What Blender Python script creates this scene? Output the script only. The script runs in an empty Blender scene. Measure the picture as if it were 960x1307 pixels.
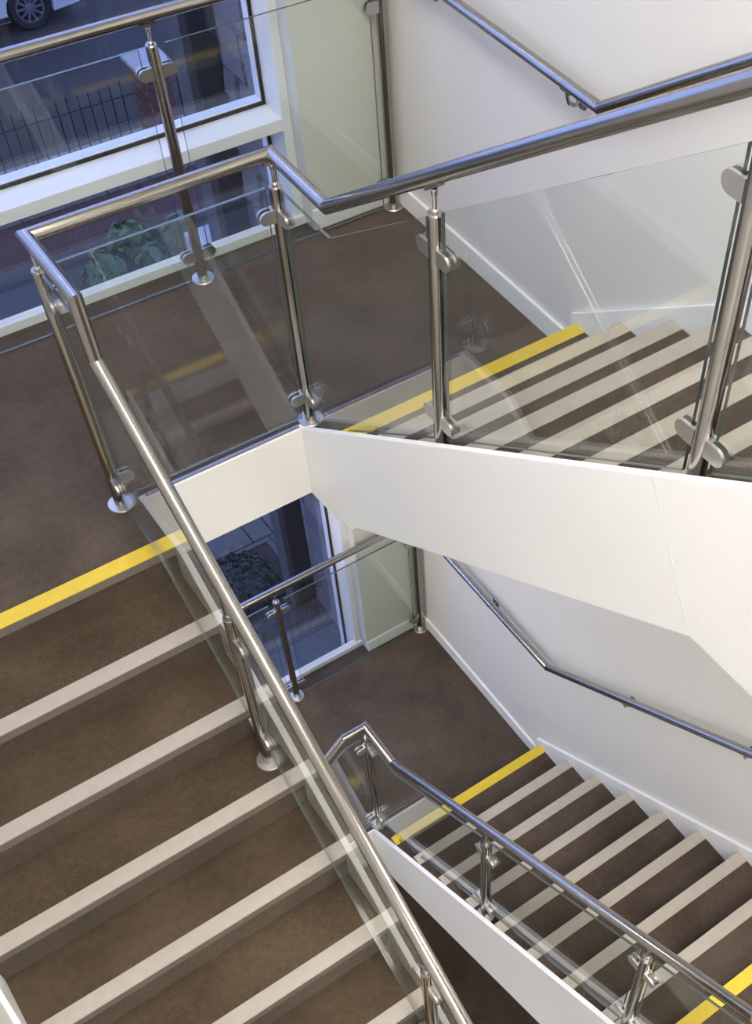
import bpy, bmesh, math, random
from mathutils import Vector, Matrix
random.seed(7)
S = bpy.context.scene
COL = S.collection
# ------------------------------------------------------------------ camera
cam_d = bpy.data.cameras.new('camera'); cam = bpy.data.objects.new('camera', cam_d); COL.objects.link(cam)
RX = Vector((0.797485546, -0.601638721, 0.045250997))
RY = Vector((-0.464422318, -0.660015446, -0.590501077))
RZ = Vector((0.385134670, 0.449900501, -0.805767228))
cm = Matrix.Identity(4)
for i in range(3):
    cm[i][0] = RX[i]; cm[i][1] = -RY[i]; cm[i][2] = -RZ[i]
cm[0][3], cm[1][3], cm[2][3] = -2.42127, -2.74796, 3.08279
cam.matrix_world = cm
cam_d.sensor_fit = 'VERTICAL'; cam_d.sensor_height = 36.0
cam_d.lens = 1487.6225 / 1307 * 36.0
cam_d.shift_x = -210.274 / 1307; cam_d.shift_y = 160.267 / 1307
cam_d.clip_start = 0.05; cam_d.clip_end = 300
S.camera = cam
# ------------------------------------------------------------------ world, exposure
w = bpy.data.worlds.new('dusk'); S.world = w; w.use_nodes = True
bg = w.node_tree.nodes['Background']
bg.inputs[0].default_value = (0.345, 0.455, 0.98, 1); bg.inputs[1].default_value = 2.35
S.view_settings.view_transform = 'Standard'; S.view_settings.look = 'None'
S.view_settings.gamma = 1.0; S.view_settings.exposure = 0.12; S.view_settings.use_curve_mapping = False
S.cycles.transparent_max_bounces = 40; S.cycles.max_bounces = 10; S.cycles.glossy_bounces = 6; S.cycles.diffuse_bounces = 5
LAMP = 25.0          # ceiling luminaires' emission
# ------------------------------------------------------------------ materials
MATS = {}
def mat(name, col, rough=0.6, metal=0.0, noise=None, bump=None, spec=None, coords='Object', aniso=None):
    m = bpy.data.materials.new(name); m.use_nodes = True
    nt = m.node_tree; b = nt.nodes['Principled BSDF']
    b.inputs['Base Color'].default_value = (*col, 1); b.inputs['Roughness'].default_value = rough; b.inputs['Metallic'].default_value = metal
    if spec is not None: b.inputs['Specular IOR Level'].default_value = spec
    tc = nt.nodes.new('ShaderNodeTexCoord')
    if noise:
        sc, amt, det = noise
        n = nt.nodes.new('ShaderNodeTexNoise'); n.inputs['Scale'].default_value = sc; n.inputs['Detail'].default_value = det
        nt.links.new(tc.outputs[coords], n.inputs['Vector'])
        r = nt.nodes.new('ShaderNodeValToRGB')
        r.color_ramp.elements[0].position = 0.3; r.color_ramp.elements[1].position = 0.7
        r.color_ramp.elements[0].color = (*[c * (1 - amt) for c in col], 1); r.color_ramp.elements[1].color = (*[min(1, c * (1 + amt)) for c in col], 1)
        nt.links.new(n.outputs['Fac'], r.inputs['Fac']); nt.links.new(r.outputs['Color'], b.inputs['Base Color'])
    if bump:
        sc, st, dist = bump
        n2 = nt.nodes.new('ShaderNodeTexNoise'); n2.inputs['Scale'].default_value = sc; n2.inputs['Detail'].default_value = 3
        nt.links.new(tc.outputs[coords], n2.inputs['Vector'])
        bp = nt.nodes.new('ShaderNodeBump'); bp.inputs['Strength'].default_value = st; bp.inputs['Distance'].default_value = dist
        nt.links.new(n2.outputs['Fac'], bp.inputs['Height']); nt.links.new(bp.outputs['Normal'], b.inputs['Normal'])
    MATS[name] = m
    return m
def carpet_mat(name, col, worn):
    """short brown pile: blotchy wear at two scales plus fibre speckle"""
    m = mat(name, col, 0.95, spec=0.1)
    nt = m.node_tree; b = nt.nodes['Principled BSDF']; tc = nt.nodes.new('ShaderNodeTexCoord')
    def noise(sc, det):
        n = nt.nodes.new('ShaderNodeTexNoise'); n.inputs['Scale'].default_value = sc; n.inputs['Detail'].default_value = det
        geo = nt.nodes.new('ShaderNodeNewGeometry'); nt.links.new(geo.outputs['Position'], n.inputs['Vector']); return n
    a = noise(3.2, 5); f = noise(260, 2); c = noise(38, 3)
    r = nt.nodes.new('ShaderNodeValToRGB'); r.color_ramp.elements[0].position = .34; r.color_ramp.elements[1].position = .70
    r.color_ramp.elements[0].color = (*col, 1); r.color_ramp.elements[1].color = (*worn, 1)
    nt.links.new(a.outputs['Fac'], r.inputs['Fac'])
    def mul(src, n, lo, hi):
        mr = nt.nodes.new('ShaderNodeMapRange'); mr.inputs[1].default_value = .3; mr.inputs[2].default_value = .7; mr.inputs[3].default_value = lo; mr.inputs[4].default_value = hi
        nt.links.new(n.outputs['Fac'], mr.inputs[0])
        mx = nt.nodes.new('ShaderNodeMix'); mx.data_type = 'RGBA'; mx.blend_type = 'MULTIPLY'; mx.inputs[0].default_value = 1
        nt.links.new(src, mx.inputs[6]); nt.links.new(mr.outputs[0], mx.inputs[7]); return mx.outputs[2]
    o = mul(r.outputs['Color'], f, .72, 1.28); o = mul(o, c, .88, 1.12)
    nt.links.new(o, b.inputs['Base Color'])
    bp = nt.nodes.new('ShaderNodeBump'); bp.inputs['Strength'].default_value = .8; bp.inputs['Distance'].default_value = .004
    nt.links.new(f.outputs['Fac'], bp.inputs['Height']); nt.links.new(bp.outputs['Normal'], b.inputs['Normal'])
    b.inputs['Sheen Weight'].default_value = .15
    return m
def glass_mat(name, tint, extra=0.0):
    m = bpy.data.materials.new(name); m.use_nodes = True; nt = m.node_tree; nt.nodes.clear()
    out = nt.nodes.new('ShaderNodeOutputMaterial'); mix = nt.nodes.new('ShaderNodeMixShader')
    tr = nt.nodes.new('ShaderNodeBsdfTransparent'); tr.inputs[0].default_value = (*tint, 1)
    gl = nt.nodes.new('ShaderNodeBsdfGlossy'); gl.inputs['Roughness'].default_value = 0.0; gl.inputs[0].default_value = (1, 1, 1, 1)
    geo = nt.nodes.new('ShaderNodeNewGeometry'); ior = nt.nodes.new('ShaderNodeMapRange')
    ior.inputs[3].default_value = 1.5; ior.inputs[4].default_value = 1 / 1.5
    nt.links.new(geo.outputs['Backfacing'], ior.inputs[0])
    fr = nt.nodes.new('ShaderNodeFresnel'); nt.links.new(ior.outputs[0], fr.inputs[0])
    nt.links.new(fr.outputs[0], mix.inputs[0]); nt.links.new(tr.outputs[0], mix.inputs[1]); nt.links.new(gl.outputs[0], mix.inputs[2])
    nt.links.new(mix.outputs[0], out.inputs[0]); MATS[name] = m; return m
def emis_mat(name, col, s):
    m = bpy.data.materials.new(name); m.use_nodes = True; nt = m.node_tree; nt.nodes.clear()
    out = nt.nodes.new('ShaderNodeOutputMaterial'); e = nt.nodes.new('ShaderNodeEmission')
    e.inputs[0].default_value = (*col, 1); e.inputs[1].default_value = s
    nt.links.new(e.outputs[0], out.inputs[0]); MATS[name] = m; return m
def steel_mat(name):
    m = mat(name, (0.40, 0.38, 0.35), 0.2, 1.0)
    nt = m.node_tree; b = nt.nodes['Principled BSDF']; tc = nt.nodes.new('ShaderNodeTexCoord')
    n = nt.nodes.new('ShaderNodeTexNoise'); n.inputs['Scale'].default_value = 500; n.inputs['Detail'].default_value = 1
    nt.links.new(tc.outputs['Object'], n.inputs['Vector'])
    mr = nt.nodes.new('ShaderNodeMapRange'); mr.inputs[3].default_value = .17; mr.inputs[4].default_value = .23
    nt.links.new(n.outputs['Fac'], mr.inputs[0]); nt.links.new(mr.outputs[0], b.inputs['Roughness'])
    return m
steel_mat('steel')
mat('steel_polished', (0.58, 0.57, 0.56), 0.16, 1.0)
mat('steel_satin', (0.55, 0.54, 0.52), 0.38, 1.0)
mat('wall', (0.75, 0.74, 0.715), 0.75, noise=(2.5, .015, 3), bump=(140, .08, .002))
mat('wall_cream', (0.66, 0.66, 0.59), 0.75, noise=(2.5, .015, 3), bump=(140, .08, .002))
mat('white_paint', (0.88, 0.88, 0.87), 0.45, bump=(60, .04, .002))
mat('fascia_paint', (0.84, 0.82, 0.78), 0.5, bump=(60, .04, .002))
mat('frame_white', (0.82, 0.82, 0.82), 0.35)
mat('gasket', (0.012, 0.012, 0.02), 0.5)
carpet_mat('carpet', (0.066, 0.048, 0.037), (0.108, 0.081, 0.063))
carpet_mat('carpet_flight', (0.068, 0.048, 0.031), (0.108, 0.078, 0.051))
mat('nosing_beige', (0.44, 0.395, 0.345), 0.6, noise=(30, .05, 4), bump=(300, .15, .001))
mat('nosing_yellow', (0.70, 0.51, 0.035), 0.55, noise=(30, .05, 4), bump=(300, .15, .001))
mat('nosing_lip', (0.17, 0.145, 0.12), 0.5, noise=(40, .08, 3))
glass_mat('glass', (0.965, 0.985, 0.972))
glass_mat('window_glass', (0.93, 0.95, 0.97))
mat('glass_edge', (0.085, 0.11, 0.105), 0.08, spec=.9)
emis_mat('lamp', (1.0, 0.955, 0.90), LAMP)
emis_mat('lamp_low', (1.0, 0.95, 0.87), LAMP * 1.3)
mat('asphalt', (0.026, 0.024, 0.023), 0.9, noise=(6, .18, 6), bump=(80, .3, .01))
mat('brick', (0.10, 0.036, 0.025), 0.85, noise=(18, .35, 3))
mat('brick_dark', (0.05, 0.022, 0.018), 0.85, noise=(18, .3, 3))
mat('mortar', (0.14, 0.12, 0.11), 0.9)
mat('pale_stone', (0.32, 0.31, 0.30), 0.8, noise=(14, .12, 4))
mat('kerb_stone', (0.17, 0.165, 0.155), 0.85, noise=(25, .3, 4))
mat('slab', (0.068, 0.065, 0.062), 0.85, noise=(9, .15, 5))
mat('slate', (0.018, 0.017, 0.017), 0.85, noise=(5, .25, 5))
mat('gravel', (0.065, 0.065, 0.066), 0.9, noise=(22, .45, 4), bump=(60, .8, .03))
mat('soil', (0.028, 0.022, 0.022), 1.0, noise=(40, .5, 4), bump=(60, .8, .03))
mat('rubble_a', (0.17, 0.155, 0.16), 0.9, noise=(16, .2, 5), bump=(26, .7, .03))
mat('rubble_b', (0.14, 0.128, 0.135), 0.9, noise=(14, .2, 5), bump=(22, .7, .03))
mat('rubble_c', (0.20, 0.175, 0.175), 0.9, noise=(18, .2, 5), bump=(30, .7, .03))
mat('dark_cladding', (0.02, 0.017, 0.016), 0.7)
mat('iron', (0.012, 0.012, 0.016), 0.5)
mat('leaf', (0.05, 0.10, 0.036), 0.6, noise=(8, .35, 3))
mat('leaf_dark', (0.02, 0.034, 0.024), 0.7, noise=(10, .45, 3))
mat('car_paint', (0.45, 0.46, 0.46), 0.22)
mat('car_glass', (0.01, 0.012, 0.015), 0.08)
mat('tyre', (0.012, 0.012, 0.012), 0.8)
mat('alloy', (0.45, 0.45, 0.48), 0.3, 0.9)
mat('lamp_red', (0.35, 0.02, 0.02), 0.3)
# ------------------------------------------------------------------ mesh helpers
class MB:
    def __init__(self): self.bm = bmesh.new()
    def box(self, x0, x1, y0, y1, z0, z1):
        v = [self.bm.verts.new(c) for c in ((x0,y0,z0),(x1,y0,z0),(x1,y1,z0),(x0,y1,z0),(x0,y0,z1),(x1,y0,z1),(x1,y1,z1),(x0,y1,z1))]
        for f in ((0,3,2,1),(4,5,6,7),(0,1,5,4),(1,2,6,5),(2,3,7,6),(3,0,4,7)): self.bm.faces.new([v[i] for i in f])
        return self
    def prism(self, pts, axis, a, b, mi_side=0):
        """outline pts in the plane perpendicular to axis ('x': (y,z), 'y': (x,z), 'z': (x,y)), from a to b"""
        def P(q, t): return {'x': (t, q[0], q[1]), 'y': (q[0], t, q[1]), 'z': (q[0], q[1], t)}[axis]
        A = [self.bm.verts.new(P(q, a)) for q in pts]; B = [self.bm.verts.new(P(q, b)) for q in pts]
        n = len(pts); self.bm.faces.new(A); self.bm.faces.new(B[::-1])
        for i in range(n):
            f = self.bm.faces.new((A[i], B[i], B[(i+1) % n], A[(i+1) % n])); f.material_index = mi_side
        return self
    def tube(self, path, r, seg=20, cap=True):
        """round tube along a path with true mitred corners"""
        P = [Vector(p) for p in path]; n = len(P); rings = []
        d0 = (P[1] - P[0]).normalized(); up = Vector((0, 0, 1)) if abs(d0.z) < .9 else Vector((1, 0, 0))
        u = d0.cross(up).normalized(); v = u.cross(d0)
        offs = [u * math.cos(2*math.pi*k/seg) * r + v * math.sin(2*math.pi*k/seg) * r for k in range(seg)]
        for i in range(n):
            if i == 0: rings.append([P[0] + o for o in offs])
            else:
                a = (P[i] - P[i-1]).normalized(); b = (P[i+1] - P[i]).normalized() if i < n-1 else a
                nn = (a + b).normalized()
                new = [P[i] + o - a * (o.dot(nn) / a.dot(nn)) for o in offs]
                rings.append(new)
                if i < n-1:      # offsets perpendicular to the next direction
                    offs = [(q - P[i]) - b * ((q - P[i]).dot(b)) for q in new]
        VR = [[self.bm.verts.new(c) for c in R] for R in rings]
        for i in range(n-1):
            for k in range(seg):
                f = self.bm.faces.new((VR[i][k], VR[i][(k+1) % seg], VR[i+1][(k+1) % seg], VR[i+1][k])); f.smooth = True
        if cap: self.bm.faces.new(VR[0][::-1]); self.bm.faces.new(VR[-1])
        self.bm.edges.ensure_lookup_table()
        for R in VR:
            for k in range(seg):
                e = self.bm.edges.get((R[k], R[(k+1) % seg]))
                if e: e.smooth = False
        return self
    def lathe(self, prof, c=(0,0,0), seg=24, axis='z', cap=True):
        """profile of (radius, height) revolved about a vertical (or y) axis; sharp rings"""
        def P(r, h, t):
            if axis == 'z': return (c[0] + r*math.cos(t), c[1] + r*math.sin(t), c[2] + h)
            return (c[0] + r*math.cos(t), c[1] + h, c[2] + r*math.sin(t))
        R = [[self.bm.verts.new(P(r, h, 2*math.pi*k/seg)) for k in range(seg)] for r, h in prof]
        for i in range(len(R)-1):
            for k in range(seg):
                f = self.bm.faces.new((R[i][k], R[i][(k+1) % seg], R[i+1][(k+1) % seg], R[i+1][k])); f.smooth = True
        if cap and prof[0][0] > 1e-6: self.bm.faces.new(R[0][::-1])
        if cap and prof[-1][0] > 1e-6: self.bm.faces.new(R[-1])
        for Q in R:
            for k in range(seg):
                e = self.bm.edges.get((Q[k], Q[(k+1) % seg]))
                if e: e.smooth = False
        return self
    def bevel(self, w=.003, seg=2):
        bmesh.ops.bevel(self.bm, geom=self.bm.edges[:], offset=w, segments=seg, affect='EDGES', profile=.6); return self
    def mesh(self, name, mats):
        bmesh.ops.recalc_face_normals(self.bm, faces=self.bm.faces[:])
        me = bpy.data.meshes.new(name); self.bm.to_mesh(me); self.bm.free()
        for m in ([mats] if isinstance(mats, str) else mats): me.materials.append(MATS[m])
        return me
    def build(self, name, mats, parent=None, loc=None):
        o = bpy.data.objects.new(name, self.mesh(name, mats)); COL.objects.link(o)
        if parent: o.parent = parent
        if loc: o.location = loc
        return o
def inst(name, me, parent=None, loc=(0,0,0), rz=0.0):
    o = bpy.data.objects.new(name, me); COL.objects.link(o)
    if parent: o.parent = parent
    o.location = loc; o.rotation_euler = (0, 0, rz); return o
def thing(name, label, cat, loc=(0,0,0), group=None):
    o = bpy.data.objects.new(name, None); COL.objects.link(o); o.location = loc; o.empty_display_size = .1
    return tag(o, label, cat, group)
def tag(o, label, cat, group=None):
    o['label'] = label; o['category'] = cat
    if group: o['group'] = group
    return o
def struct(o, label=None, cat=None):
    o['kind'] = 'structure'
    if label: o['label'] = label
    if cat: o['category'] = cat
    return o
# ------------------------------------------------------------------ key dimensions (metres)
r, g = 0.175, 0.2488                 # riser, going
SL = r / g
YR = -0.0026                         # first nosing of the flights along the right wall
D = -18 * r                          # lower window landing
XL, XR = -2.885, 0.0                 # side walls
XSR0, XSR1 = -1.100, -1.076          # right flights' string (well side, tread side)
XSF0, XSF1 = -1.742, -1.718          # left flight's string (tread side, well side)
YF = 0.268                           # landing edge over the well
Y1, X1, X2 = 0.283, -1.8023, -1.0429 # balustrade lines
HR = 1.0811                          # rail axis above a landing
YW, YG = 1.300, 1.2544               # window wall face, window balustrade
ZT, ZB = 4.3, -6.35                  # top ceiling, bottom of the stairwell
YB = -4.6
UP = 0.030
def zr(y, z0): return z0 + r + (YR - y) * SL          # nosing line of a right flight
def zf(y): return y * SL                              # nosing line of the left flight
# ------------------------------------------------------------------ room shell
wr = MB().box(0, .22, YB, 1.62, ZB - .1, ZT).build('wall_right', 'wall'); struct(wr, 'plain white side wall carrying the wall handrails', 'wall')
wl = MB().box(XL - .2, XL, YB, 1.62, ZB - .1, ZT).build('wall_left', 'wall'); struct(wl, 'plain white side wall beside the wide descending flight', 'wall')
wb = MB().box(XL - .2, .22, YB - .2, YB, ZB - .1, ZT).build('wall_back', 'wall'); struct(wb, 'white end wall opposite the windows', 'wall')
m = MB()
m.box(-.43, 0, YW, 1.62, ZB - .1, ZT)
m.box(XL, -2.82, YW, 1.62, ZB - .1, ZT)
m.box(-2.82, -.43, 1.40, 1.62, 2.75, ZT)
m.box(-2.82, -.43, 1.41, 1.62, -.50, -.30)
m.box(-2.82, -.43, 1.41, 1.62, ZB - .1, -3.70)
wf = m.build('wall_front', 'wall_cream'); struct(wf, 'cream wall return around the landing windows', 'wall')
ce = MB().box(XL - .2, .22, YB - .2, 1.62, ZT, ZT + .2).build('ceiling', 'wall'); struct(ce, 'white top ceiling of the stairwell', 'ceiling')
def floor(name, x0, x1, y0, y1, z, th, label, soffit='white_paint'):
    o = MB().box(x0, x1, y0, y1, z - .02, z).build(name, 'carpet'); struct(o, label, 'floor')
    MB().box(x0, x1, y0, y1, z - th, z - .0201).build('slab', soffit, o)
    return o
f1 = floor('floor', XL, 0, YF + .012, 1.405, 0, .34, 'brown carpet landing in front of the tall window with transom')
m = MB().box(XL, XSF0, 0.004, YF + .012, -.02, 0).box(XSR1, 0, YR, YF + .012, -.02, 0); m.build('floor_strip', 'carpet', f1)
m = MB().box(XL, XSF0, 0.031, YF + .012, -.34, -.0201).box(XSR1, 0, YR, YF + .012, -.34, -.0201); m.build('slab', 'white_paint', f1)
f0 = floor('floor', XL, 0, .185, 1.405, D, .34, 'brown carpet landing of the storey below, in front of the pane without transom')
MB().box(XSR1, 0, YR, .185, D - .02, D).build('floor_strip', 'carpet', f0)
MB().box(XSR1, 0, YR, .185, D - .34, D - .0201).build('slab', 'white_paint', f0)
YM = YR - 8 * g
fm0 = floor('floor', XL, 0, YB, YM, -9 * r, .45, 'brown carpet half landing between the two lower flights')
fm1 = floor('floor', XSR1, 0, YB, YM, 9 * r, .64, 'brown carpet top floor beside the upper flight')
MB().box(XL, XSR1, YB, -2.63, 9 * r - .02, 9 * r).build('floor_strip', 'carpet', fm1)
MB().box(XL, XSR1, YB, -2.63, 9 * r - .64, 9 * r - .0201).build('slab', 'white_paint', fm1)
fb = MB().box(XL - .2, .22, YB - .2, 1.62, ZB - .1, ZB).build('floor', 'carpet'); struct(fb, 'dark carpet floor at the foot of the well', 'floor')
# landing edge over the well
t = MB().box(XSF1 - .024, XSR0 + .024, YF - .012, YF + .0119, -.34, .002).build('trim_1', 'fascia_paint'); struct(t, 'white painted edge board of the landing across the well', 'fascia')
MB().box(XSF1, XSR0, YF - .004, YF + .0119, .0021, .006).build('edge_angle', 'steel', t)
t = MB().box(XSF1 - .024, XSR0 + .024, .173, .1849, D - .34, D + .002).build('trim_2', 'fascia_paint'); struct(t, 'white painted edge board of the lower landing across the well', 'fascia')
# baseboards on the landings
for i, (z, yl) in enumerate(((0, 0), (D, 0))):
    b = MB().box(-.016, 0, .03, YW, z, z + .095).bevel(.004, 2).build('baseboard_right', 'white_paint')
    struct(b, ['white baseboard of the side wall along the landing with yellow-edged descending flight', 'white baseboard of the side wall along the lower landing'][i], 'baseboard')
    b = MB().box(-.43, -.0161, YW - .014, YW, z, z + .095).bevel(.004, 2).build('baseboard_front', 'white_paint')
    struct(b, ['white baseboard of the cream wall return behind the upper window balustrade', 'white baseboard of the cream wall return behind the lower window balustrade'][i], 'baseboard')
b = MB().box(XL, XL + .014, .03, 1.4, 0, .085).bevel(.004, 2).build('baseboard_left', 'white_paint'); struct(b, 'white baseboard of the wall beside the wide descending flight', 'baseboard')
# ------------------------------------------------------------------ windows
YP = 1.52
def window(name, z0, z1, zt, zfl, label):
    o = thing(name, label, 'window', (-1.6, 1.45, zfl)); o['kind'] = 'structure'
    def part(n, mtl, *b):
        q = MB().box(*b).bevel(.003, 2).build(n, mtl); q.parent = o; q.matrix_parent_inverse = Matrix.Translation(-o.location); return q
    part('jamb', 'frame_white', -.47, -.4301, 1.378, 1.60, z0, z1)
    part('jamb', 'frame_white', -2.819, -2.77, 1.378, 1.60, z0, z1)
    part('head', 'frame_white', -2.7699, -.4701, 1.378, 1.60, z1 - .05, z1)
    part('bottom_rail', 'frame_white', -2.7699, -.4701, 1.47, 1.60, z0, z0 + .05)
    part('sill', 'frame_white', -2.819, -.4301, 1.358, 1.3779, zfl + .0001, zfl + .040)
    part('sill', 'frame_white', -2.7699, -.4701, 1.378, 1.404, zfl + .0001, zfl + .040)
    spans = [(z0 + .05, z1 - .05)]
    if zt:
        part('transom', 'frame_white', -2.7699, -.4701, 1.378, 1.60, zt[0], zt[1]); spans = [(z0 + .05, zt[0]), (zt[1], z1 - .05)]
    for a, b in spans:
        q = MB().box(-2.765, -.475, YP, YP + .012, a + .001, b - .001).build('pane', 'window_glass'); q.parent = o; q.matrix_parent_inverse = Matrix.Translation(-o.location)
        for rr, mt, y0, y1, i0 in ((.014, 'gasket', YP - .012, YP - .0005, .0005), (.0195, 'frame_white', YP - .006, YP - .0008, .0145)):
            m = MB()
            xa, xb = -2.7695 + i0, -.4705 - i0; za, zb = a + i0, b - i0; ww = rr - i0
            m.box(xa, xb, y0, y1, za, za + ww); m.box(xa, xb, y0, y1, zb - ww, zb)
            m.box(xa, xa + ww, y0, y1, za + ww, zb - ww); m.box(xb - ww, xb, y0, y1, za + ww, zb - ww)
            q = m.build('gasket' if mt == 'gasket' else 'glazing_bead', mt); q.parent = o; q.matrix_parent_inverse = Matrix.Translation(-o.location)
    return o
window('window_1', -.2995, 2.7495, (.43, .482), 0.0, 'tall white-framed window with a transom above the upper landing')
window('window_2', -3.6995, -.5005, None, D, 'white-framed window without a transom at the lower landing')
# ------------------------------------------------------------------ flights
def flight(name, label, kind, z0=0.0):
    """kind 'R': rises towards the back from z0 along the right wall; 'F': falls towards the back from the landing along the left wall"""
    t = thing(name, label, 'stairs', (-.55 if kind == 'R' else -2.3, 0, z0))
    inv = Matrix.Translation(-t.location)
    def add(o):
        o.parent = t; o.matrix_parent_inverse = inv; return o
    x0, x1 = (XSR1, -.018) if kind == 'R' else (XL + .018, XSF0)
    xa, xb = (x0 + .001, x1 - .001) if kind == 'R' else (x0 + .001, XSF1 - .004)
    ca = 'carpet' if kind == 'R' else 'carpet_flight'
    for k in range(1, 10):
        if kind == 'R':
            yn = YR - (k-1) * g; z = z0 + k * r              # nosing faces +y
            if k < 9: add(MB().box(x0, x1, yn - g - .025, yn - .004, z - .03, z).build('tread', ca))
            add(MB().box(x0, x1, yn - .03, yn - .012, z - r, z - .0305).build('riser', ca))
            s, last = 1, (k in (1, 9))
        else:
            j = k - 1; yn = -j * g; z = -j * r               # nosing faces -y
            if j > 0: add(MB().box(x0, x1, yn + .004, yn + g + .025, z - .03, z).build('tread', ca))
            add(MB().box(x0, x1, yn + .012, yn + .03, z - r, z - .0305).build('riser', ca))
            s, last = -1, (j in (0, 8))
        ys = sorted((yn, yn - s * .060))
        n = add(MB().box(xa, xb, ys[0], ys[1], z + .0002, z + .0035).bevel(.001, 1).build('nosing_strip', 'nosing_yellow' if last else 'nosing_beige'))
        ys = sorted((yn + s * .001, yn - s * .004))
        l = MB().box(xa, x1 - .001, ys[0], ys[1], z - .036, z).build('nosing_lip', 'nosing_lip' if kind == 'F' else 'nosing_beige')
        l.parent = n
    # strings and soffit
    if kind == 'R':
        zz = lambda y, o: zr(y, z0) + o
        yt = YM - .02
        fy = YF - .012 if z0 == 0 else .173
        pts = [(fy, z0 - .34), (fy, z0 + .004), (yt, zz(yt, UP))]
        if z0 == 0: pts += [(-2.63, zz(yt, UP)), (-2.63, 9*r - .64), (-1.735, .92), (.035, -.315)]
        else: pts += [(yt, zz(yt, -.76)), (-.02, zz(-.02, -.50))]
        add(MB().prism(pts, 'x', XSR0, XSR1 - .0005).bevel(.003, 2).build('string', 'white_paint'))
        yb = -1.70
        add(MB().prism([(.0, zz(0, -.46)), (yb, zz(yb, -.46)), (yb, zz(yb, -.40)), (.0, zz(0, -.40))], 'x', XSR1, -.001).build('soffit', 'white_paint'))
        if z0 == 0:   # scribed joint in the plaster face
            a = Vector((0, -1.534, 1.276)); b = Vector((0, -1.722, .93)); d = (b - a).normalized(); nn = Vector((0, -d.z, d.y)) * .0011
            add(MB().prism([tuple((a + nn)[1:]), tuple((b + nn)[1:]), tuple((b - nn)[1:]), tuple((a - nn)[1:])], 'x', XSR0 - .0006, XSR0 + .001).build('plaster_joint', 'wall_cream'))
        # wall skirt along the flight
        ys = .030
        sk = [(ys, z0), (ys, zz(ys, .052)), (YM, zz(YM, .052)), (YM, zz(YM, -.26)), (YR, z0)]
        add(MB().prism(sk, 'x', -.0178, -.0001).bevel(.003, 2).build('skirt', 'white_paint'))
    else:
        zz = lambda y, o: zf(y) + o
        yt = YM - .02
        pts = [(YF - .012, -.34), (YF - .012, .004), (.03, .004), (-.03, zz(-.03, UP)), (yt, zz(yt, UP)), (yt, zz(yt, -.46)), (.17, -.34)]
        add(MB().prism(pts, 'x', XSF0 + .0005, XSF1).bevel(.003, 2).build('string', 'white_paint'))
        add(MB().prism([(-.0, zz(0, -.46)), (yt, zz(yt, -.46)), (yt, zz(yt, -.40)), (-.0, zz(0, -.40))], 'x', XL + .001, XSF0).build('soffit', 'white_paint'))
        sk = [(.03, -.1), (.03, .085), (.0, zz(.0, .085)), (YM, zz(YM, .085)), (YM, zz(YM, -.26))]
        add(MB().prism(sk, 'x', XL + .0001, XL + .0178).bevel(.003, 2).build('skirt', 'white_paint'))
    return t
flight('stair_flight', 'brown carpeted flight rising from the upper landing, beige nosings seen edge on', 'R', 0.0)
flight('stair_flight', 'brown carpeted flight falling from the upper landing, its deep risers in view', 'F')
flight('stair_flight', 'brown carpeted flight of the storey below, climbing from the lower landing', 'R', D)
# ------------------------------------------------------------------ balustrades
PR = 0.0212
me_flange = MB().lathe([(.047, 0.0003), (.047, .006), (.044, .009), (.0225, .010)], seg=32).mesh('base_flange', 'steel_satin')
def clamp_mesh():
    """stadium-ended glass clamp reaching along +x from the post axis: two plates and a root"""
    m = MB()
    L0, L1, H = .018, .073, .0225
    out = [(L0, -H), (L1 - H, -H)] + [(L1 - H + H * math.sin(a), -H * math.cos(a)) for a in [math.pi * k / 10 for k in range(1, 10)]] + [(L1 - H, H), (L0, H)]
    m.prism(out, 'y', .0062, .0145); m.prism(out, 'y', -.0145, -.0062)
    m.box(L0, .0285, -.0061, .0061, -.02, .02)
    return m.mesh('glass_clamp', 'steel_satin')
me_clamp = clamp_mesh()
post_cache = {}
def post(parent, x, y, z, hcap, zrail, dirs, zc, pitch=0.0):
    """dirs: clamp directions as angles about z; zc: clamp heights above the base"""
    key = (round(hcap, 3),)
    if key not in post_cache:
        post_cache[key] = MB().lathe([(PR, .0005), (PR, hcap - .004), (PR - .003, hcap)], seg=28).mesh('post', 'steel')
    p = inst('post', post_cache[key]); p.parent = parent; p.matrix_parent_inverse = Matrix.Translation(-parent.location); p.location = (x, y, z)
    inst('base_flange', me_flange, p)
    top = zrail - z - PR
    m = MB(); m.lathe([(.0065, hcap + .0001), (.0065, top - .012)], seg=14)
    m.lathe([(.010, hcap + .0001), (.010, hcap + .006), (.0065, hcap + .010)], seg=14)
    m.lathe([(.0085, top - .030), (.0095, top - .018), (.0085, top - .012)], seg=12)
    m.build('spigot', 'steel_polished', p)
    hl = .030 if pitch or len(dirs) == 1 or abs(dirs[0] - dirs[1]) > 2 else .010
    sd = MB(); sd.prism([(-hl, top - .012 + hl*pitch), (hl, top - .012 - hl*pitch), (hl, top + .001 - hl*pitch), (-hl, top + .001 + hl*pitch)], 'x' if pitch or abs(math.cos(dirs[0])) < .5 else 'y', -.010, .010)
    sd.build('rail_saddle', 'steel_polished', p)
    for a in dirs:
        for h in zc: inst('glass_clamp', me_clamp, p, (0, 0, h), a)
    return p
def panel(parent, pts, axis, c, th=.0102):
    m = MB().prism(pts, axis, c - th/2, c + th/2, 1)
    o = m.build('glass_panel', ['glass', 'glass_edge']); o.parent = parent; o.matrix_parent_inverse = Matrix.Translation(-parent.location); return o
def rail(parent, path, rad=PR, name='handrail'):
    o = MB().tube(path, rad, 28).build(name, 'steel'); o.parent = parent; o.matrix_parent_inverse = Matrix.Translation(-parent.location); return o
PX, MX, PY, MY = 0.0, math.pi, math.pi/2, -math.pi/2
GP = .036                       # glass edge clear of the post axis
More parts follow.
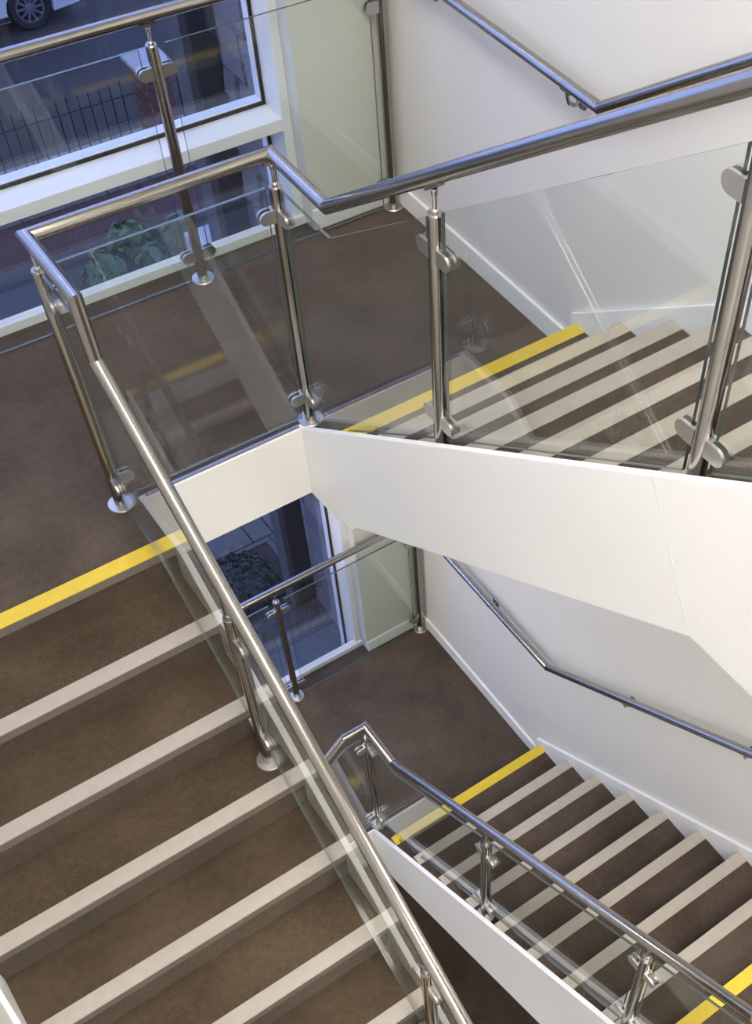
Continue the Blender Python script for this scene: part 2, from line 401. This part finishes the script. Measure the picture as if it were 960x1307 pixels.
# upper balustrade: left flight, well edge, right flight
yb1, yb2, hs = -0.034, -0.0454, 0.21
A = thing('glass_balustrade', 'steel and glass balustrade wrapping the well edge of the upper landing', 'balustrade', (X1, Y1, 0))
zrF = lambda y: HR - hs + (y - yb1) * SL
zrR = lambda y: HR + (yb2 - y) * SL
rail(A, [(X1, -2.12, zrF(-2.12)), (X1, yb1, HR - hs), (X1, yb1, HR), (X1, Y1, HR), (X2, Y1, HR), (X2, yb2, HR), (X2, -2.35, zrR(-2.35))])
LV = (.122, .878)
post(A, X1, Y1, 0, .975, HR, (PX, MY), LV)
post(A, X2, Y1, 0, .975, HR, (MX, MY), LV)
for y, z in ((-.610, -3*r), (-1.615, -7*r)): post(A, X1, y, z, .835, zrF(y), (MY, PY), (.185, .725), SL*-1)
for y, z in ((-.618, 3*r), (-1.603, 7*r)): post(A, X2, y, z, .86, zrR(y), (MY, PY), (.18, .745), SL)
gt = .105
panel(A, [(X1 + GP, .028), (X2 - GP, .028), (X2 - GP, HR - gt), (X1 + GP, HR - gt)], 'y', Y1)
bF = lambda y: zf(y) + .036
tF = lambda y: zrF(y) - gt
panel(A, [(Y1 - GP, .030), (Y1 - GP, HR - gt), (.03, HR - gt), (.0, tF(-.02)), (-.610 + GP, tF(-.610 + GP)), (-.610 + GP, bF(-.610 + GP)), (.0, .030)], 'x', X1)
panel(A, [(-.610 - GP, bF(-.610 - GP)), (-.610 - GP, tF(-.610 - GP)), (-1.615 + GP, tF(-1.615 + GP)), (-1.615 + GP, bF(-1.615 + GP))], 'x', X1)
panel(A, [(-1.615 - GP, bF(-1.615 - GP)), (-1.615 - GP, tF(-1.615 - GP)), (-2.1, tF(-2.1)), (-2.1, bF(-2.1))], 'x', X1)
bR = lambda y, z0=0: zr(y, z0) + .014
tR = lambda y: zrR(y) - gt
panel(A, [(Y1 - GP, .028), (Y1 - GP, HR - gt), (yb2, HR - gt), (-.618 + GP, tR(-.618 + GP)), (-.618 + GP, bR(-.618 + GP)), (.19, .028)], 'x', X2)
panel(A, [(-.618 - GP, bR(-.618 - GP)), (-.618 - GP, tR(-.618 - GP)), (-1.603 + GP, tR(-1.603 + GP)), (-1.603 + GP, bR(-1.603 + GP))], 'x', X2)
panel(A, [(-1.603 - GP, bR(-1.603 - GP)), (-1.603 - GP, tR(-1.603 - GP)), (-2.3, tR(-2.3)), (-2.3, bR(-2.3))], 'x', X2)
# lower balustrade
y1l, ybl = 0.20, -0.072
B = thing('glass_balustrade', 'steel and glass balustrade of the lower flight, its rail dipping at the corner', 'balustrade', (X2, y1l, D))
zrL = lambda y: D + HR + (ybl - y) * SL
ze = D + HR
rail(B, [(-1.85, y1l, ze - .58), (-1.172, y1l, ze), (X2, y1l, ze), (X2, ybl, ze), (X2, -2.30, zrL(-2.30))])
post(B, X2, y1l, D, .975, ze, (MX, MY), LV)
for y, z in ((-.875, D + 4*r), (-1.856, D + 8*r)): post(B, X2, y, z, .80, zrL(y), (MY, PY), (.165, .69), SL)
panel(B, [(X2 - GP, D + .028), (X2 - GP, ze - gt), (-1.172, ze - gt), (-1.80, ze - gt - .53), (-1.80, D - .45), (-1.20, D + .028)], 'y', y1l)
tL = lambda y: zrL(y) - gt
panel(B, [(y1l - GP, D + .028), (y1l - GP, ze - gt), (ybl, ze - gt), (-.875 + GP, tL(-.875 + GP)), (-.875 + GP, bR(-.875 + GP, D)), (.16, D + .028)], 'x', X2)
panel(B, [(-.875 - GP, bR(-.875 - GP, D)), (-.875 - GP, tL(-.875 - GP)), (-1.856 + GP, tL(-1.856 + GP)), (-1.856 + GP, bR(-1.856 + GP, D))], 'x', X2)
panel(B, [(-1.856 - GP, bR(-1.856 - GP, D)), (-1.856 - GP, tL(-1.856 - GP)), (-2.28, tL(-2.28)), (-2.28, bR(-2.28, D))], 'x', X2)
# balustrades before the windows
for z, lab in ((0, 'straight steel and glass balustrade before the window with a transom'), (D, 'straight steel and glass balustrade before the window without a transom')):
    W = thing('glass_balustrade', lab, 'balustrade', (-.983, YG, z))
    h = 1.0686
    rail(W, [(XL + .002, YG, z + h), (-.0245, YG, z + h)])
    px = (-1.93, -.983, -.0495)
    for i, x in enumerate(px): post(W, x, YG, z, .975, z + h, (MX, PX) if i < 2 else (MX,), LV)
    for a, b in ((XL + .01, px[0] - .05), (px[0] + .05, px[1] - .05), (px[1] + .05, px[2] - .05)):
        panel(W, [(a, z + .012), (b, z + .012), (b, z + .967), (a, z + .967)], 'y', YG)
# wall handrails
for z, yb, yk, hh, lab, brs in ((0, -.090, .98, 1.105, 'steel handrail on the wall, bending up with the upper flight', (.95, .076, -1.35)),
                        (D, -.072, .98, 1.125, 'steel handrail on the wall, bending up with the lower flight', (.485, -.66, -1.38))):
    Wt = thing('wall_handrail', lab, 'handrail', (0, 0, z))
    zz = lambda y: z + hh + (yb - y) * SL if y < yb else z + hh
    rail(Wt, [(-.07, 1.12, z + hh), (-.07, yb, z + hh), (-.07, -2.05, zz(-2.05))], .020, 'rail')
    for y in brs:
        q = MB().tube([(-.0005, y, zz(y) - .075), (-.035, y, zz(y) - .080), (-.058, y, zz(y) - .066), (-.068, y, zz(y) - .040), (-.070, y, zz(y) - .019)], .0065, 12).build('bracket', 'steel'); q.parent = Wt; q.matrix_parent_inverse = Matrix.Translation(-Wt.location)
        ro = MB(); ro.lathe([(.030, 0), (.030, .004), (.026, .007)], (0, 0, 0), 24, 'y'); o2 = ro.build('rosette', 'steel_polished', q)
        o2.location = (-.0002, y, zz(y) - .075); o2.rotation_euler = (0, 0, math.pi/2)
        m = MB().box(-.080, -.060, y - .028, y + .028, -.003, .0)
        sd = m.build('saddle', 'steel_polished', q)
        sd.location = (0, 0, zz(y) - .0195); 
        if y < yb:
            sd.location = (0, y, zz(y) - .022); 
            for v in sd.data.vertices: v.co.y -= y
            sd.rotation_euler = (-math.atan(SL), 0, 0)
# ------------------------------------------------------------------ luminaires (out of view, they light the stairwell)
def luminaire(x, y, z, sx, sy, label, mt='lamp', sc=1):
    L = thing('ceiling_light', label, 'ceiling light', (x, y, z))
    MB().box(-sx/2, sx/2, -sy/2, sy/2, -.04, -.0005).build('housing', 'frame_white', L)
    MB().box(-sx/2 + .02, sx/2 - .02, -sy/2 + .02, sy/2 - .02, -.043, -.0401).build('diffuser', mt, L)
luminaire(-1.9, -.75, ZT, 1.2, .6, 'square light panel on the top ceiling near the windows')
luminaire(-1.9, -2.1, ZT, 1.2, .6, 'square light panel on the top ceiling over the flights')
luminaire(-1.7, -3.6, ZT, 1.2, .6, 'square light panel on the top ceiling above the top floor')
luminaire(-1.9, .8, -.34, .6, .6, 'square light panel below the upper landing', 'lamp_low')
luminaire(-.55, -2.7, 9*r - .64, .6, .6, 'square light panel below the top floor by the wall handrails', 'lamp_low')
luminaire(-2.1, -3.3, 9*r - .64, .6, .6, 'square light panel added below the top floor to brighten the lower string', 'lamp_low')  # added unseen panel, brightens the lower string and side wall
luminaire(-1.5, -3.2, -9*r - .45, .8, .8, 'square light panel added below the half landing to brighten the well floor', 'lamp_low')  # added unseen panel, keeps the foot of the well from going black
# ------------------------------------------------------------------ outside
G = -6.4
def ground(name, mt, x0, x1, y0, y1, z, label):
    o = MB().box(x0, x1, y0, y1, G - .3, z).build(name, mt); return struct(o, label, 'ground')
ground('street', 'asphalt', -25, 30, 12.95, 60, G, 'dark asphalt street beyond the iron railings')
ground('forecourt', 'slate', -25, 30, 5.75, 11.05, G, 'dark slate forecourt behind the railings')
ground('brick_path', 'brick_dark', -25, 30, 11.05, 11.92, G, 'dark red brick path along the railings')
ground('gravel_strip', 'gravel', -25, .62, 1.63, 4.35, G, 'grey gravel strip at the foot of the building')
pv = ground('paving', 'slate', -25, 30, 4.35, 5.75, G - .02, 'slab paving around the planting bed')
# paving slabs, each its own piece, round the bed
def slab(x0, x1, y0, y1):
    MB().box(x0 + .006, x1 - .006, y0 + .006, y1 - .006, G - .0199, G + .012 + random.uniform(-.003, .003)).bevel(.004, 1).build('slab', 'slab', pv)
xs = [-2.2, -1.55, -.9, -.26, .37, .606, 1.25, 1.9]
for i in range(len(xs) - 1):
    slab(xs[i], xs[i+1], 5.285, 5.74)
slab(.55, .606, 4.36, 5.285)
for a, b in ((4.36, 4.8), (4.8, 5.285)): slab(.606, 1.25, a, b)
for i in range(5): slab(-2.2 + i*.55, -2.2 + (i+1)*.55, 5.215, 5.285)
kb = thing('planting_bed', 'planting bed of dark soil framed by slab paving', 'flower bed', (-.4, 4.8, G))
kb2 = MB().box(-2.2, .49, 4.51, 5.21, G - .0195, G + .004).build('soil', 'soil'); kb2.parent = kb; kb2.matrix_parent_inverse = Matrix.Translation(-kb.location)
for b in ((.491, .548, 4.51, 5.284),): 
    q = MB().box(*b, G - .0195, G + .0045).build('kerb', 'slab'); q.parent = kb; q.matrix_parent_inverse = Matrix.Translation(-kb.location)
def shrub(name, x, y, z, rx, rz, n, leaf, mt, label, cup=.3):
    t = thing(name, label, 'shrub', (x, y, z))
    m = MB()
    for i in range(n):
        th = random.uniform(0, 2*math.pi); ph = math.acos(random.uniform(.0, 1)); rr = random.uniform(.45, 1)**.6
        d = Vector((math.sin(ph)*math.cos(th), math.sin(ph)*math.sin(th), math.cos(ph)))
        c = Vector((d.x*rx*rr, d.y*rx*rr, .04 + d.z*rz*rr)); s = leaf * random.uniform(.6, 1.2)
        nrm = (d + Vector((random.uniform(-.6, .6), random.uniform(-.6, .6), random.uniform(0, .9)))).normalized()
        u = nrm.orthogonal().normalized(); u.rotate(Matrix.Rotation(random.uniform(0, 6.28), 3, nrm)); v = nrm.cross(u)
        q = [c - u*s, c - u*s*.2 + v*s*.55 + nrm*s*.12, c + u*s*.55 + v*s*.42 + nrm*s*.1, c + u*s - nrm*s*cup, c + u*s*.55 - v*s*.42 + nrm*s*.1, c - u*s*.2 - v*s*.55 + nrm*s*.12]
        vs = [m.bm.verts.new(a) for a in q]; m.bm.faces.new((vs[0], vs[1], vs[2], vs[3])); m.bm.faces.new((vs[0], vs[3], vs[4], vs[5]))
    o = m.build('foliage', mt, t); o['kind'] = 'stuff'
    st = MB()
    for i in range(7):
        a = random.uniform(0, 6.28); st.tube([(0, 0, .0), (.4*rx*math.cos(a), .4*rx*math.sin(a), .5*rz), (.7*rx*math.cos(a), .7*rx*math.sin(a), .8*rz)], .008, 6)
    st.build('stem', 'soil', t)
shrub('shrub', .0, 4.86, G + .0046, .40, .09, 1100, .045, 'leaf_dark', 'grey green shrub spreading over the planting bed, beside the kerb')
shrub('shrub', -.72, 4.86, G + .005, .22, .08, 500, .045, 'leaf_dark', 'grey green shrub deeper in the planting bed, away from the kerb')
for x, y, rx, lab in ((1.0, 10.25, .26, 'broad leaved green plant standing alone on the forecourt'), (1.55, 10.7, .28, 'largest broad leaved green plant, in the middle of the forecourt group'),
                      (1.62, 10.08, .18, 'lowest broad leaved green plant, closest to the building'), (2.16, 10.48, .20, 'small broad leaved green plant at the pale block')):
    shrub('leafy_plant', x, y, G + .002, rx, .30, 90, .12, 'leaf', lab, .2)
tag(MB().box(2.05, 2.6, 9.55, 10.05, G + .001, G + .38).bevel(.02, 2).build('stone_block', 'pale_stone'), 'pale rectangular stone block on the dark forecourt', 'stone block')
# kerb with railings
ke = thing('kerb', 'pale stone kerb carrying the iron railings', 'kerb', (0, 12.4, G))
for i in range(24):
    x0 = -6.6 + i * .6
    q = MB().box(x0 + .006, x0 + .594, 11.93, 12.94, G - .25, G + .15 + random.uniform(-.004, .004)).bevel(.012, 1).build('kerb_stone', 'kerb_stone'); q.parent = ke; q.matrix_parent_inverse = Matrix.Translation(-ke.location)
me_pick = MB().lathe([(.010, 0), (.010, .80)], seg=8).lathe([(.010, .80), (.020, .825), (.020, .845), (.012, .87), (.0001, .90)], seg=8).mesh('picket', 'iron')
FY = 12.62
def fence(x0, x1, label):
    f = thing('iron_railing', label, 'railing', (x0, FY, G + .155))
    n = int((x1 - x0) / .150)
    for i in range(n + 1): inst('picket', me_pick, f, (i * .150, 0, 0))
    MB().box(-.1, x1 - x0 + .1, -.006, .006, .662, .680).build('rail', 'iron', f)
    MB().box(-.1, x1 - x0 + .1, -.006, .006, .06, .08).build('rail', 'iron', f)
fence(-2.4, 2.62, 'black iron railing with ball finials on the window side of the brick pier')
fence(3.36, 6.0, 'black iron railing running on beyond the brick pier')
pr = thing('brick_pier', 'red brick gate pier with a pale stone cap', 'pier', (2.99, FY, G + .155))
MB().box(-.18, .18, -.18, .18, 0, 1.02).build('core', 'mortar', pr)
me_b = MB().box(-.105, .105, -.05, .05, -.032, .032).bevel(.004, 1).mesh('brick', 'brick')
for c in range(13):
    z = .036 + c * .0755
    if z > 1.0: break
    odd = c % 2
    for s in (-1, 1):
        for q in (-1, 1): inst('brick', me_b, pr, (s * .147, q * .111, z) if odd else (q * .111, s * .147, z), math.pi/2 if odd else 0)
        b = inst('brick', me_b, pr, (0, s * .166, z) if odd else (s * .166, 0, z), 0 if odd else math.pi/2); b.scale = (.88, 1, 1)
cp = MB().prism([(-.26, -.26), (.26, -.26), (.26, .26), (-.26, .26)], 'z', 1.021, 1.085).bevel(.012, 2).build('cap', 'pale_stone', pr)
# rubble wing wall and dark corner post
wg = thing('stone_wing_wall', 'rough grey rubble stone wall projecting outside beside the windows', 'wall', (.63, 3, G))
q = MB().box(.59, .95, 1.63, 4.27, G, 3.2).build('core', 'mortar'); q.parent = wg; q.matrix_parent_inverse = Matrix.Translation(-wg.location)
vars_ = []
for i in range(9):
    m = MB(); m.box(-.05, .05, -.5, .5, -.5, .5)
    for v in m.bm.verts: v.co += Vector((random.uniform(-.012, .012), random.uniform(-.07, .07), random.uniform(-.09, .09)))
    bmesh.ops.bevel(m.bm, geom=m.bm.edges[:], offset=.03, segments=1, affect='EDGES')
    vars_.append(m.mesh('stone', ('rubble_a', 'rubble_b', 'rubble_c')[i % 3]))
z = G + .01
while z < 3.0:
    hgt = random.uniform(.18, .34); y = 1.65
    while y < 4.2:
        wd = min(random.uniform(.28, .62), 4.24 - y)
        if wd > .08:
            o = bpy.data.objects.new('stone', random.choice(vars_)); COL.objects.link(o); o.parent = wg; o.matrix_parent_inverse = Matrix.Translation(-wg.location)
            o.location = (.578 + random.uniform(-.012, .012), y + wd/2, z + hgt/2); o.scale = (1, wd - .015, hgt - .015)
        y += wd
    z += hgt
dc = thing('corner_post', 'dark clad post with a pale edge strip at the end of the rubble wall', 'post', (.44, 4.36, G))
q = MB().box(.362, .545, 4.28, 4.50, G, 3.2).bevel(.006, 1).build('cladding', 'dark_cladding'); q.parent = dc; q.matrix_parent_inverse = Matrix.Translation(-dc.location)
q = MB().box(.305, .3615, 4.29, 4.49, G, 3.2).bevel(.004, 1).build('edge_strip', 'slab'); q.parent = dc; q.matrix_parent_inverse = Matrix.Translation(-dc.location)
# parked car
def car(x, y, z):
    c = thing('car', 'white car parked on the street beyond the railings', 'car', (x, y, z))
    # side outline, x along the car (wheel nearest its end at 0), arches cut round the wheels
    def arch(cx, r0=.37): return [(cx + r0*math.cos(a), .33 + r0*math.sin(a)) for a in [math.radians(-18 + 216*k/10) for k in range(11)]]
    low = [(.78, .26)] + [p for p in arch(0)] + [p for p in arch(-2.55)] + [(-3.35, .30)]
    up = [(-3.42, .62), (-3.30, .86), (-2.95, .95), (-2.2, 1.02), (-1.62, 1.43), (-.2, 1.46), (.42, 1.05), (.74, .98), (.84, .70)]
    m = MB(); m.prism(low + up, 'y', 0, 1.68); m.build('body', 'car_paint', c)
    m = MB(); m.prism([(-2.08, 1.02), (-1.60, 1.37), (-.24, 1.40), (.25, 1.05)], 'y', -.004, 1.684); m.build('side_glass', 'car_glass', c)
    MB().box(.66, .80, -.004, .30, .74, .92).bevel(.02, 2).build('tail_lamp', 'lamp_red', c)
    MB().box(-2.2, -.35, -.012, 0, .23, .30).build('sill_trim', 'tyre', c)
    for cx in (0, -2.55):
        for yy, sgn in ((.02, -1), (1.66, 1)):
            wl_ = inst('wheel', MB().lathe([(.0001, -.035), (.21, -.035), (.215, -.09), (.30, -.10), (.325, -.07), (.325, .07), (.30, .10), (.215, .09), (.21, .035), (.0001, .035)], (0, 0, 0), 36, 'y').mesh('wheel', 'tyre'), c, (cx, yy + .1*(-sgn), .33))
            rm = MB(); rm.lathe([(.214, -.06), (.222, -.097), (.200, -.100), (.192, -.05)], (0, 0, 0), 32, 'y', False)
            for k in range(10):
                a = 2*math.pi*k/10; u = Vector((math.cos(a), 0, math.sin(a))); v = Vector((-math.sin(a), 0, math.cos(a)))
                q = [u*.05 - v*.022, u*.20 - v*.016, u*.20 + v*.016, u*.05 + v*.022]
                A_ = [rm.bm.verts.new(t + Vector((0, -.088, 0))) for t in q]; B_ = [rm.bm.verts.new(t + Vector((0, -.07, 0))) for t in q]
                rm.bm.faces.new(A_); rm.bm.faces.new(B_[::-1])
                for i in range(4): rm.bm.faces.new((A_[i], B_[i], B_[(i+1) % 4], A_[(i+1) % 4]))
            rm.lathe([(.0001, -.098), (.055, -.095), (.062, -.075)], (0, 0, 0), 20, 'y')
            rr = rm.build('rim', 'alloy', wl_)
            if sgn > 0: rr.rotation_euler = (0, 0, math.pi)
    return c
car(2.75, 16.55, G + .002)
